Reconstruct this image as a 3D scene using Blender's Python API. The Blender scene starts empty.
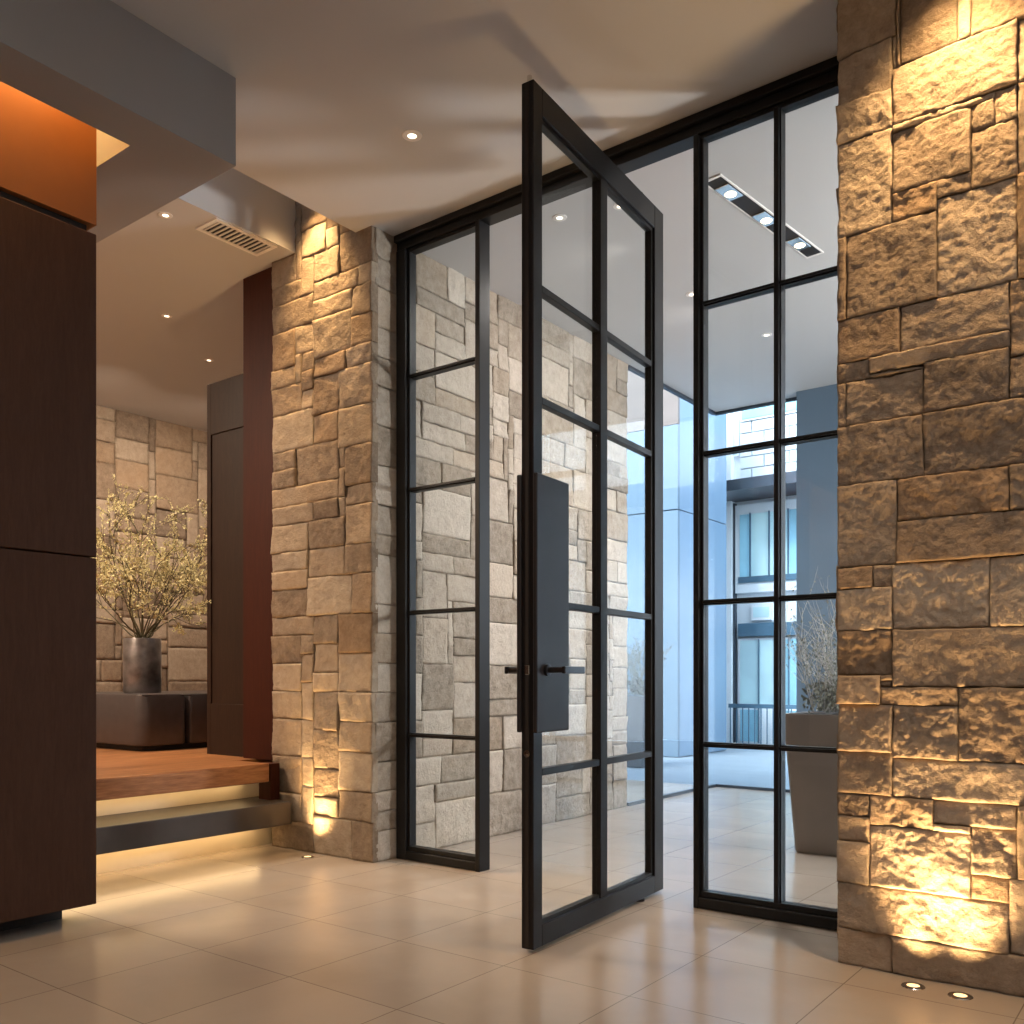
import bpy, bmesh, math, random
from mathutils import Vector, Matrix, noise
random.seed(7)
scene = bpy.context.scene
COL = scene.collection
PI = math.pi

# ------------------------------------------------------------------ helpers
CAMZ, F, HOR = 1.2, 913.0, 678.0
FX, FY, RX, RY = -.6046, .7965, .7965, .6046
def ray(px, py):
    l = (px - 512) / F
    return FX + RX * l, FY + RY * l, (HOR - py) / F
def at_y(px, py, Y):
    d = ray(px, py); t = Y / d[1]
    return d[0] * t, Y, CAMZ + d[2] * t
def at_z(px, py, Z):
    d = ray(px, py); t = (Z - CAMZ) / d[2]
    return d[0] * t, d[1] * t, Z

class MB:
    """collects boxes, tubes and quads into one mesh"""
    def __init__(self): self.bm = bmesh.new()
    def box(self, x0, x1, y0, y1, z0, z1, bev=0.0, seg=1, mat=None):
        b = bmesh.new()
        vs = [b.verts.new((x, y, z)) for x in (x0, x1) for y in (y0, y1) for z in (z0, z1)]
        for f in ((0,1,3,2),(4,6,7,5),(0,4,5,1),(2,3,7,6),(0,2,6,4),(1,5,7,3)):
            b.faces.new([vs[i] for i in f])
        bmesh.ops.recalc_face_normals(b, faces=b.faces)
        if bev > 0:
            bmesh.ops.bevel(b, geom=list(b.edges), offset=bev, segments=seg, affect='EDGES', profile=.5)
        self.merge(b, mat); return self
    def prism(self, pts, z0, z1, bev=0.0, mat=None):
        b = bmesh.new()
        lo = [b.verts.new((p[0], p[1], z0)) for p in pts]
        hi = [b.verts.new((p[0], p[1], z1)) for p in pts]
        n = len(pts)
        b.faces.new(lo[::-1]); b.faces.new(hi)
        for i in range(n): b.faces.new((lo[i], lo[(i+1) % n], hi[(i+1) % n], hi[i]))
        bmesh.ops.recalc_face_normals(b, faces=b.faces)
        if bev > 0:
            es = [e for e in b.edges if abs(e.verts[0].co.z - e.verts[1].co.z) < 1e-6]
            bmesh.ops.bevel(b, geom=es, offset=bev, segments=2, affect='EDGES', profile=.5)
        self.merge(b, mat); return self
    def lathe(self, prof, n=40, mat=None):
        b = bmesh.new(); rings = []
        for r, z in prof:
            rings.append([b.verts.new((r * math.cos(2*PI*k/n), r * math.sin(2*PI*k/n), z)) for k in range(n)])
        for a, c in zip(rings, rings[1:]):
            for k in range(n): b.faces.new((a[k], a[(k+1) % n], c[(k+1) % n], c[k]))
        if prof[0][0] > 1e-4: b.faces.new(rings[0][::-1])
        if prof[-1][0] > 1e-4: b.faces.new(rings[-1])
        bmesh.ops.remove_doubles(b, verts=b.verts, dist=1e-5)
        bmesh.ops.recalc_face_normals(b, faces=b.faces)
        self.merge(b, mat); return self
    def tube(self, pts, r0, r1, n=5):
        b = self.bm; prev = None; m = len(pts)
        for i, p in enumerate(pts):
            p = Vector(p)
            d = (Vector(pts[min(i+1, m-1)]) - Vector(pts[max(i-1, 0)])).normalized()
            u = d.orthogonal().normalized(); v = d.cross(u)
            r = r0 + (r1 - r0) * i / max(1, m-1)
            ring = [b.verts.new(p + (u * math.cos(2*PI*k/n) + v * math.sin(2*PI*k/n)) * r) for k in range(n)]
            if prev:
                # align ring to the previous one
                best = min(range(n), key=lambda s: sum((ring[(k+s) % n].co - prev[k].co).length for k in range(n)))
                ring = ring[best:] + ring[:best]
                for k in range(n): b.faces.new((prev[k], prev[(k+1) % n], ring[(k+1) % n], ring[k]))
            else: b.faces.new(ring[::-1])
            prev = ring
        b.faces.new(prev); return self
    def merge(self, b, mat=None):
        if mat is not None: bmesh.ops.transform(b, matrix=mat, verts=b.verts)
        me = bpy.data.meshes.new('tmp'); b.to_mesh(me); b.free()
        self.bm.from_mesh(me); bpy.data.meshes.remove(me)
    def build(self, name, mat, parent=None, smooth=False, loc=None):
        me = bpy.data.meshes.new(name); self.bm.to_mesh(me); self.bm.free()
        o = bpy.data.objects.new(name, me); COL.objects.link(o)
        me.materials.append(mat)
        if smooth:
            me.polygons.foreach_set('use_smooth', [True] * len(me.polygons))
            try: me.set_sharp_from_angle(angle=math.radians(40))
            except Exception: pass
        if parent: o.parent = parent
        if loc: o.location = loc
        return o
def box(name, mat, x0, x1, y0, y1, z0, z1, parent=None, bev=0.0):
    return MB().box(x0, x1, y0, y1, z0, z1, bev).build(name, mat, parent)
def tag(o, label=None, cat=None, group=None, kind=None):
    if label: o['label'] = label
    if cat: o['category'] = cat
    if group: o['group'] = group
    if kind: o['kind'] = kind
    return o
def thing(name, label, cat, loc=(0, 0, 0), rz=0, group=None, kind=None):
    o = bpy.data.objects.new(name, None); COL.objects.link(o)
    o.location = loc; o.rotation_euler = (0, 0, rz); o.empty_display_size = .1
    return tag(o, label, cat, group, kind)
def dup(root, loc, label, rz=None):
    r = root.copy(); COL.objects.link(r); r.location = loc; r['label'] = label
    if rz is not None: r.rotation_euler = (0, 0, rz)
    for ch in list(root.children):
        c = ch.copy(); COL.objects.link(c); c.parent = r
        for g in list(ch.children):
            d = g.copy(); COL.objects.link(d); d.parent = c
    return r
def structure(o, label=None, cat=None):
    return tag(o, label, cat, None, 'structure')

# ------------------------------------------------------------------ materials
def new_mat(name):
    m = bpy.data.materials.new(name); m.use_nodes = True
    nt = m.node_tree; nt.nodes.clear()
    out = nt.nodes.new('ShaderNodeOutputMaterial')
    return m, nt, out
def N(nt, t, **kw):
    n = nt.nodes.new(t)
    for k, v in kw.items():
        if k in n.inputs.keys(): n.inputs[k].default_value = v
        else: setattr(n, k, v)
    return n
def L(nt, a, b): nt.links.new(a, b)
def principled(nt, out, **kw):
    p = nt.nodes.new('ShaderNodeBsdfPrincipled')
    for k, v in kw.items(): p.inputs[k].default_value = v
    L(nt, p.outputs[0], out.inputs[0]); return p
def ramp(nt, stops):
    r = nt.nodes.new('ShaderNodeValToRGB'); cr = r.color_ramp
    while len(cr.elements) < len(stops): cr.elements.new(.5)
    for e, (p, c) in zip(cr.elements, stops):
        e.position = p; e.color = (*c, 1)
    return r
def simple(name, col, rough=.5, metal=0.0, var=.06, scale=6.0, bump=0.0, bscale=60.0, spec=.5, stretch=(1, 1, 1)):
    m, nt, out = new_mat(name)
    p = principled(nt, out, Roughness=rough, Metallic=metal)
    p.inputs['Specular IOR Level'].default_value = spec
    tc = N(nt, 'ShaderNodeTexCoord'); mp = N(nt, 'ShaderNodeMapping'); mp.inputs['Scale'].default_value = stretch
    L(nt, tc.outputs['Object'], mp.inputs[0])
    nz = N(nt, 'ShaderNodeTexNoise', Scale=scale, Detail=5.0); L(nt, mp.outputs[0], nz.inputs['Vector'])
    lo = tuple(max(0, c * (1 - var)) for c in col); hi = tuple(min(1, c * (1 + var)) for c in col)
    r = ramp(nt, [(.3, lo), (.7, hi)]); L(nt, nz.outputs[0], r.inputs[0]); L(nt, r.outputs[0], p.inputs['Base Color'])
    if bump:
        n2 = N(nt, 'ShaderNodeTexNoise', Scale=bscale, Detail=4.0); L(nt, mp.outputs[0], n2.inputs['Vector'])
        b = N(nt, 'ShaderNodeBump', Strength=bump, Distance=.01); L(nt, n2.outputs[0], b.inputs['Height'])
        L(nt, b.outputs[0], p.inputs['Normal'])
    return m
def emit(name, col, s):
    m, nt, out = new_mat(name)
    e = N(nt, 'ShaderNodeEmission', Strength=s); e.inputs[0].default_value = (*col, 1)
    L(nt, e.outputs[0], out.inputs[0]); return m
def glass_mat(name, tint=(.95, .975, .98), refl=1.0):
    m, nt, out = new_mat(name)
    t = N(nt, 'ShaderNodeBsdfTransparent'); t.inputs[0].default_value = (*tint, 1)
    g = N(nt, 'ShaderNodeBsdfGlossy', Roughness=.0); g.inputs[0].default_value = (1, 1, 1, 1)
    geo = N(nt, 'ShaderNodeNewGeometry')
    dt = N(nt, 'ShaderNodeVectorMath', operation='DOT_PRODUCT'); L(nt, geo.outputs['Normal'], dt.inputs[0]); L(nt, geo.outputs['Incoming'], dt.inputs[1])
    ab = N(nt, 'ShaderNodeMath', operation='ABSOLUTE'); L(nt, dt.outputs['Value'], ab.inputs[0])
    om = N(nt, 'ShaderNodeMath', operation='SUBTRACT'); om.inputs[0].default_value = 1; L(nt, ab.outputs[0], om.inputs[1])
    pw_ = N(nt, 'ShaderNodeMath', operation='POWER'); pw_.inputs[1].default_value = 5; L(nt, om.outputs[0], pw_.inputs[0])
    mul = N(nt, 'ShaderNodeMath', operation='MULTIPLY_ADD'); mul.inputs[1].default_value = .9 * refl; mul.inputs[2].default_value = .04 * refl
    L(nt, pw_.outputs[0], mul.inputs[0])
    mx = N(nt, 'ShaderNodeMixShader'); L(nt, mul.outputs[0], mx.inputs[0])
    L(nt, t.outputs[0], mx.inputs[1]); L(nt, g.outputs[0], mx.inputs[2]); L(nt, mx.outputs[0], out.inputs[0])
    return m
def stone_mat(name, dark, mid, light, stain):
    m, nt, out = new_mat(name)
    p = principled(nt, out, Roughness=.88); p.inputs['Specular IOR Level'].default_value = .25
    at = N(nt, 'ShaderNodeAttribute', attribute_name='tone')
    geo = N(nt, 'ShaderNodeNewGeometry')
    n1 = N(nt, 'ShaderNodeTexNoise', Scale=14.0, Detail=9.0, Roughness=.78); L(nt, geo.outputs['Position'], n1.inputs['Vector'])
    sep = N(nt, 'ShaderNodeSeparateColor'); L(nt, at.outputs['Color'], sep.inputs[0])
    a = N(nt, 'ShaderNodeMath', operation='MULTIPLY_ADD'); a.inputs[1].default_value = 1.0; a.inputs[2].default_value = -.25
    L(nt, n1.outputs[0], a.inputs[0])
    b = N(nt, 'ShaderNodeMath', operation='MULTIPLY_ADD'); b.inputs[1].default_value = .5
    L(nt, sep.outputs[0], b.inputs[0]); L(nt, a.outputs[0], b.inputs[2])
    r = ramp(nt, [(.12, dark), (.45, mid), (.85, light)]); L(nt, b.outputs[0], r.inputs[0])
    # iron staining on a few stones
    n2 = N(nt, 'ShaderNodeTexNoise', Scale=4.0, Detail=5.0, Roughness=.6); L(nt, geo.outputs['Position'], n2.inputs['Vector'])
    s = N(nt, 'ShaderNodeMath', operation='MULTIPLY'); L(nt, n2.outputs[0], s.inputs[0]); L(nt, sep.outputs[1], s.inputs[1])
    mx = N(nt, 'ShaderNodeMixRGB', blend_type='MIX'); L(nt, s.outputs[0], mx.inputs[0]); L(nt, r.outputs[0], mx.inputs[1])
    mx.inputs[2].default_value = (*stain, 1)
    L(nt, mx.outputs[0], p.inputs['Base Color'])
    n3 = N(nt, 'ShaderNodeTexNoise', Scale=42.0, Detail=6.0, Roughness=.7); L(nt, geo.outputs['Position'], n3.inputs['Vector'])
    bp = N(nt, 'ShaderNodeBump', Strength=.9, Distance=.014); L(nt, n3.outputs[0], bp.inputs['Height'])
    L(nt, bp.outputs[0], p.inputs['Normal'])
    return m
def wood_mat(name, dark, light, rough=.35, scale=(1, 1, 1), wave=3.0, planks=0.0, spec=.5):
    m, nt, out = new_mat(name)
    p = principled(nt, out, Roughness=rough); p.inputs['Specular IOR Level'].default_value = spec
    tc = N(nt, 'ShaderNodeTexCoord'); mp = N(nt, 'ShaderNodeMapping'); mp.inputs['Scale'].default_value = scale
    L(nt, tc.outputs['Object'], mp.inputs[0])
    n1 = N(nt, 'ShaderNodeTexNoise', Scale=wave, Detail=8.0, Roughness=.6, Distortion=1.2); L(nt, mp.outputs[0], n1.inputs['Vector'])
    n2 = N(nt, 'ShaderNodeTexNoise', Scale=wave * 9, Detail=4.0, Roughness=.6); L(nt, mp.outputs[0], n2.inputs['Vector'])
    a = N(nt, 'ShaderNodeMath', operation='MULTIPLY_ADD'); a.inputs[1].default_value = .35
    L(nt, n2.outputs[0], a.inputs[0]); 
    s = N(nt, 'ShaderNodeMath', operation='MULTIPLY'); s.inputs[1].default_value = .65; L(nt, n1.outputs[0], s.inputs[0]); L(nt, s.outputs[0], a.inputs[2])
    mid = tuple((c + d) / 2 for c, d in zip(dark, light))
    r = ramp(nt, [(.34, dark), (.5, mid), (.64, light)]); L(nt, a.outputs[0], r.inputs[0])
    if planks:
        sx = N(nt, 'ShaderNodeSeparateXYZ'); L(nt, tc.outputs['Object'], sx.inputs[0])
        q = N(nt, 'ShaderNodeMath', operation='DIVIDE'); q.inputs[1].default_value = planks; L(nt, sx.outputs[0], q.inputs[0])
        fl = N(nt, 'ShaderNodeMath', operation='FLOOR'); L(nt, q.outputs[0], fl.inputs[0])
        wn = N(nt, 'ShaderNodeTexWhiteNoise', noise_dimensions='1D'); L(nt, fl.outputs[0], wn.inputs['W'])
        mm = N(nt, 'ShaderNodeMath', operation='MULTIPLY_ADD'); mm.inputs[1].default_value = .45; mm.inputs[2].default_value = .75
        L(nt, wn.outputs[0], mm.inputs[0])
        mc = N(nt, 'ShaderNodeMixRGB', blend_type='MULTIPLY'); mc.inputs[0].default_value = 1
        L(nt, r.outputs[0], mc.inputs[1]); L(nt, mm.outputs[0], mc.inputs[2]); L(nt, mc.outputs[0], p.inputs['Base Color'])
    else: L(nt, r.outputs[0], p.inputs['Base Color'])
    b = N(nt, 'ShaderNodeBump', Strength=.08, Distance=.004); L(nt, n2.outputs[0], b.inputs['Height']); L(nt, b.outputs[0], p.inputs['Normal'])
    return m
def floor_mat(name, sx, sy, ox, oy, col, joint, rough, var=.08):
    m, nt, out = new_mat(name)
    p = principled(nt, out, Roughness=rough)
    geo = N(nt, 'ShaderNodeNewGeometry'); sp = N(nt, 'ShaderNodeSeparateXYZ'); L(nt, geo.outputs['Position'], sp.inputs[0])
    def cellc(sock, size, off):
        a = N(nt, 'ShaderNodeMath', operation='SUBTRACT'); a.inputs[1].default_value = off; L(nt, sock, a.inputs[0])
        d = N(nt, 'ShaderNodeMath', operation='DIVIDE'); d.inputs[1].default_value = size; L(nt, a.outputs[0], d.inputs[0])
        fl = N(nt, 'ShaderNodeMath', operation='FLOOR'); L(nt, d.outputs[0], fl.inputs[0])
        rd = N(nt, 'ShaderNodeMath', operation='ROUND'); L(nt, d.outputs[0], rd.inputs[0])
        df = N(nt, 'ShaderNodeMath', operation='SUBTRACT'); L(nt, d.outputs[0], df.inputs[0]); L(nt, rd.outputs[0], df.inputs[1])
        ab = N(nt, 'ShaderNodeMath', operation='ABSOLUTE'); L(nt, df.outputs[0], ab.inputs[0])
        lt = N(nt, 'ShaderNodeMath', operation='LESS_THAN'); lt.inputs[1].default_value = .0022 / size; L(nt, ab.outputs[0], lt.inputs[0])
        return fl, lt
    fx, jx = cellc(sp.outputs[0], sx, ox); fy, jy = cellc(sp.outputs[1], sy, oy)
    j = N(nt, 'ShaderNodeMath', operation='MAXIMUM'); L(nt, jx.outputs[0], j.inputs[0]); L(nt, jy.outputs[0], j.inputs[1])
    cv = N(nt, 'ShaderNodeCombineXYZ'); L(nt, fx.outputs[0], cv.inputs[0]); L(nt, fy.outputs[0], cv.inputs[1])
    wn = N(nt, 'ShaderNodeTexWhiteNoise', noise_dimensions='3D'); L(nt, cv.outputs[0], wn.inputs['Vector'])
    nz = N(nt, 'ShaderNodeTexNoise', Scale=2.2, Detail=7.0, Roughness=.62, Distortion=.6); L(nt, geo.outputs['Position'], nz.inputs['Vector'])
    a = N(nt, 'ShaderNodeMath', operation='MULTIPLY_ADD'); a.inputs[1].default_value = .25; L(nt, wn.outputs[0], a.inputs[0])
    s = N(nt, 'ShaderNodeMath', operation='MULTIPLY'); s.inputs[1].default_value = .75; L(nt, nz.outputs[0], s.inputs[0]); L(nt, s.outputs[0], a.inputs[2])
    lo = tuple(c * (1 - var) for c in col); hi = tuple(c * (1 + var) for c in col)
    r = ramp(nt, [(.25, lo), (.75, hi)]); L(nt, a.outputs[0], r.inputs[0])
    mx = N(nt, 'ShaderNodeMixRGB'); L(nt, j.outputs[0], mx.inputs[0]); L(nt, r.outputs[0], mx.inputs[1]); mx.inputs[2].default_value = (*joint, 1)
    L(nt, mx.outputs[0], p.inputs['Base Color'])
    rr = N(nt, 'ShaderNodeMath', operation='MULTIPLY_ADD'); rr.inputs[1].default_value = .14; rr.inputs[2].default_value = rough - .07
    L(nt, nz.outputs[0], rr.inputs[0]); L(nt, rr.outputs[0], p.inputs['Roughness'])
    return m

M = {}
M['stone'] = stone_mat('split faced stone', (.13, .095, .07), (.29, .225, .17), (.47, .385, .30), (.40, .23, .10))
M['stone_pale'] = stone_mat('pale split faced stone', (.22, .18, .14), (.42, .36, .295), (.60, .53, .45), (.44, .31, .19))
M['stone_dim'] = stone_mat('dimmed split faced stone', (.14, .10, .072), (.29, .225, .165), (.46, .38, .29), (.38, .23, .11))  # pier-front copy of the wall stone, its dimness put into the colour
M['mortar'] = simple('mortar', (.10, .08, .06), .95)
M['ceiling'] = simple('ceiling plaster', (.52, .515, .515), .75, var=.015, scale=1.5)
M['beam'] = simple('beam plaster', (.33, .325, .325), .7, var=.02, scale=1.2)
M['floor'] = floor_mat('polished stone tiles', .6, .63, -1.13, 3.01, (.36, .305, .255), (.18, .145, .115), .2)
M['pavement'] = floor_mat('grey outdoor paving', 1.2, .18, 0, 0, (.15, .18, .21), (.08, .095, .115), .45, .12)
M['black'] = simple('black steel', (.0085, .008, .0085), .42, .0, .1, 8, 0, 60, .3)
M['blackfine'] = simple('dark bronze plate', (.020, .017, .018), .45, .2, .12, 8)
M['lever'] = simple('dark grey metal', (.05, .05, .055), .3, .8)
M['chrome'] = simple('polished metal', (.7, .68, .65), .15, 1.0)
M['glass_ar'] = glass_mat('low reflection facade glass', (.97, .985, .99), .3)
M['glass'] = glass_mat('clear glass', (.955, .975, .98), .42)
M['brown'] = wood_mat('dark brown veneer', (.050, .0225, .0135), (.070, .033, .020), .6, (6, 6, .7), 6, 0, .2)
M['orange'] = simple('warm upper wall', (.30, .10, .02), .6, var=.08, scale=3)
M['darkline'] = simple('near black parts and shade', (.012, .008, .006), .6)  # near black for dark parts, and for the shade under the brown panel
M['door_wood'] = wood_mat('very dark stained wood', (.018, .009, .006), (.034, .018, .011), .5, (8, 8, .8), 5, 0, .2)
M['pier_wood'] = wood_mat('red brown stained wood', (.034, .007, .003), (.052, .012, .005), .6, (8, 8, .6), 4, 0, .15)
M['timber'] = wood_mat('honey timber', (.20, .072, .026), (.54, .25, .105), .3, (6, .55, 6), 2.2, .2)
M['step'] = simple('dark grey step', (.042, .036, .034), .4, 0, .1, 10)
M['riser'] = simple('cream riser', (.62, .54, .42), .6, var=.04)
M['leather'] = simple('dark leather', (.060, .050, .050), .38, 0, .12, 12, .12, 150)
M['vase'] = simple('mottled grey glaze', (.20, .18, .175), .28, .55, .5, 9, .15, 25)
M['twig'] = simple('twig bark', (.085, .07, .035), .8)
M['blossom'] = simple('pale yellow green blossom', (.60, .53, .27), .6, 0, .3, 30)
M['twig_grey'] = simple('grey twig', (.46, .46, .45), .8, 0, .2, 20)
M['twig_dark'] = simple('grey green leaf', (.17, .18, .15), .8, 0, .3, 30)
M['pot'] = simple('grey fibre pot', (.20, .18, .172), .55, 0, .06, 5)
M['pot_shaded'] = simple('shaded grey pot', (.055, .055, .06), .6, 0, .06, 5)  # outdoor copy of the pot, shade from the bright sky put into its colour
M['leaf_dark'] = simple('dark olive leaf', (.05, .045, .03), .8, 0, .3, 30)
M['soil'] = simple('dark soil', (.03, .025, .02), .95, 0, .3, 40)
M['slate'] = simple('slate blue wall', (.12, .18, .25), .6, 0, .05, 2)
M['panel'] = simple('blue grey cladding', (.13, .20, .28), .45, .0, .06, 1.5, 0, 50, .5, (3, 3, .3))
M['panel_front'] = simple('shaded blue grey cladding', (.075, .12, .165), .5, .0, .06, 1.5)  # darker copy of the cladding, shade put into the sunlit front's colour
M['brownsoffit'] = simple('brown parapet cladding', (.13, .10, .085), .6)
M['white'] = simple('white render', (.83, .85, .87), .6, 0, .03, 2)
M['whitestone'] = simple('white stone', (.72, .75, .78), .6, 0, .06, 1)
M['canopy'] = simple('dark canopy', (.045, .06, .08), .45, .3)
M['blueglass'] = simple('blue window glass', (.34, .62, .74), .1, .0, .3, .8)
M['cyanglass'] = simple('pale cyan glass', (.62, .83, .88), .12, .0, .2, .9)
M['bluedark'] = simple('dark blue band', (.09, .17, .24), .3, .1)
M['ventwhite'] = simple('white vent metal', (.8, .77, .74), .5)
M['ventdark'] = simple('dark vent duct', (.02, .02, .022), .7)
M['lens'] = emit('lit lamp lens', (1, .82, .55), 6)
M['lens_warm'] = emit('warm lit lamp lens', (1, .66, .30), 2.6)
M['lens_soft'] = emit('soft lit lamp lens', (1, .84, .66), 6)
M['led'] = emit('warm led strip', (1, .70, .34), 7)
M['plaster'] = simple('warm grey plaster', (.50, .45, .41), .8, var=.03, scale=2)

# ------------------------------------------------------------------ stone masonry
def ashlar(u0, u1, v0, v1, m=.07, wr=(3, 8), hr=(2, 5)):
    nu = max(1, round((u1-u0)/m)); nv = max(1, round((v1-v0)/m))
    du, dv = (u1-u0)/nu, (v1-v0)/nv
    g = [[0]*nu for _ in range(nv)]; out = []
    for j in range(nv):
        for i in range(nu):
            if g[j][i]: continue
            w = random.randint(*wr); h = random.randint(*hr)
            if w < h and random.random() < .9: w, h = h + 1, max(hr[0], w - 1)
            k = 0
            while k < w and i+k < nu and not g[j][i+k]: k += 1
            w = k
            # avoid leaving slivers
            if i + w < nu and i + w + 1 >= nu and not g[j][nu-1]: w = nu - i
            h = min(h, nv - j)
            if nv - (j + h) == 1: h += 1
            for b in range(h):
                for a in range(w): g[j+b][i+a] = 1
            out.append((u0+i*du, u0+(i+w)*du, v0+j*dv, v0+(j+h)*dv))
    return out
def masonry(parts, name, mat, cell=.018, rough=.016, joint=.0018, offs=(-.005, .011)):
    """parts: list of (origin, udir, normal, rects); one relief mesh of separate split-faced blocks"""
    verts, faces, tone, smooth = [], [], [], []
    slots = []
    for pi_, (origin, ud, nd, rects) in enumerate(parts):
        O, U, Nn, Z = Vector(origin), Vector(ud), Vector(nd), Vector((0, 0, 1))
        for (a, b, c, d) in rects:
            a += joint * random.uniform(.5, 1.2); b -= joint * random.uniform(.5, 1.2)
            c += joint * random.uniform(.5, 1.2); d -= joint * random.uniform(.5, 1.2)
            if b - a < .004 or d - c < .004: continue
            cl = cell if not isinstance(cell, (list, tuple)) else cell[0 if a < 0 and pi_ == 0 else 1]
            nu = max(3, round((b-a)/cl)); nv = max(3, round((d-c)/cl))
            off = random.uniform(*offs); tu = random.uniform(-.006, .006); tv = random.uniform(-.007, .007)
            amp = rough * random.uniform(.65, 1.35); seed = Vector((random.uniform(0, 90), random.uniform(0, 90), random.uniform(0, 90)))
            t = random.random(); st = .55 * random.random() ** 4
            base = len(verts); idx = {}
            for j in range(-1, nv + 2):
                for i in range(-1, nu + 2):
                    fi, fj = min(max(i, 0), nu), min(max(j, 0), nv)
                    uu = a + (b-a)*fi/nu; vv = c + (d-c)*fj/nv
                    if i != fi or j != fj: dep = -.055
                    else:
                        q = Vector((uu, vv, 0)) * 7 + seed
                        n1 = noise.fractal(q, 1.0, 2.1, 4)
                        n2 = noise.noise(q * 3.1 + seed)
                        e = min(uu-a, b-uu, vv-c, d-vv)
                        edge = -.004 * max(0, 1 - e/.009) ** 2
                        n3 = noise.fractal(q*8 + seed, .7, 2.1, 3)
                        dep = off + tu*(fi/nu-.5)*2 + tv*(fj/nv-.5)*2 + amp*.5*n1 + amp*.22*n2 + amp*.24*n3 + edge
                        if 0 < fi < nu and 0 < fj < nv: pass
                        else:
                            jt = noise.noise(Vector((uu, vv, 3)) * 14 + seed) * .004
                            if fi in (0, nu): uu += jt
                            if fj in (0, nv): vv += jt
                    idx[i, j] = len(verts)
                    verts.append(O + U*uu + Z*vv + Nn*dep); tone.append((t, st, 0, 1))
            for j in range(-1, nv + 1):
                for i in range(-1, nu + 1):
                    faces.append((idx[i, j], idx[i+1, j], idx[i+1, j+1], idx[i, j+1]))
                    smooth.append(0 <= i < nu and 0 <= j < nv); slots.append(pi_)
    me = bpy.data.meshes.new(name); me.from_pydata([tuple(v) for v in verts], [], faces); me.update()
    ca = me.color_attributes.new('tone', 'FLOAT_COLOR', 'POINT')
    ca.data.foreach_set('color', [x for c in tone for x in c])
    me.polygons.foreach_set('use_smooth', smooth)
    if isinstance(mat, (list, tuple)):
        for m_ in mat: me.materials.append(m_)
        me.polygons.foreach_set('material_index', slots)
    else: me.materials.append(mat)
    bm = bmesh.new(); bm.from_mesh(me); bmesh.ops.recalc_face_normals(bm, faces=bm.faces); bm.to_mesh(me); bm.free()
    o = bpy.data.objects.new(name, me); COL.objects.link(o)
    return o

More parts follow.
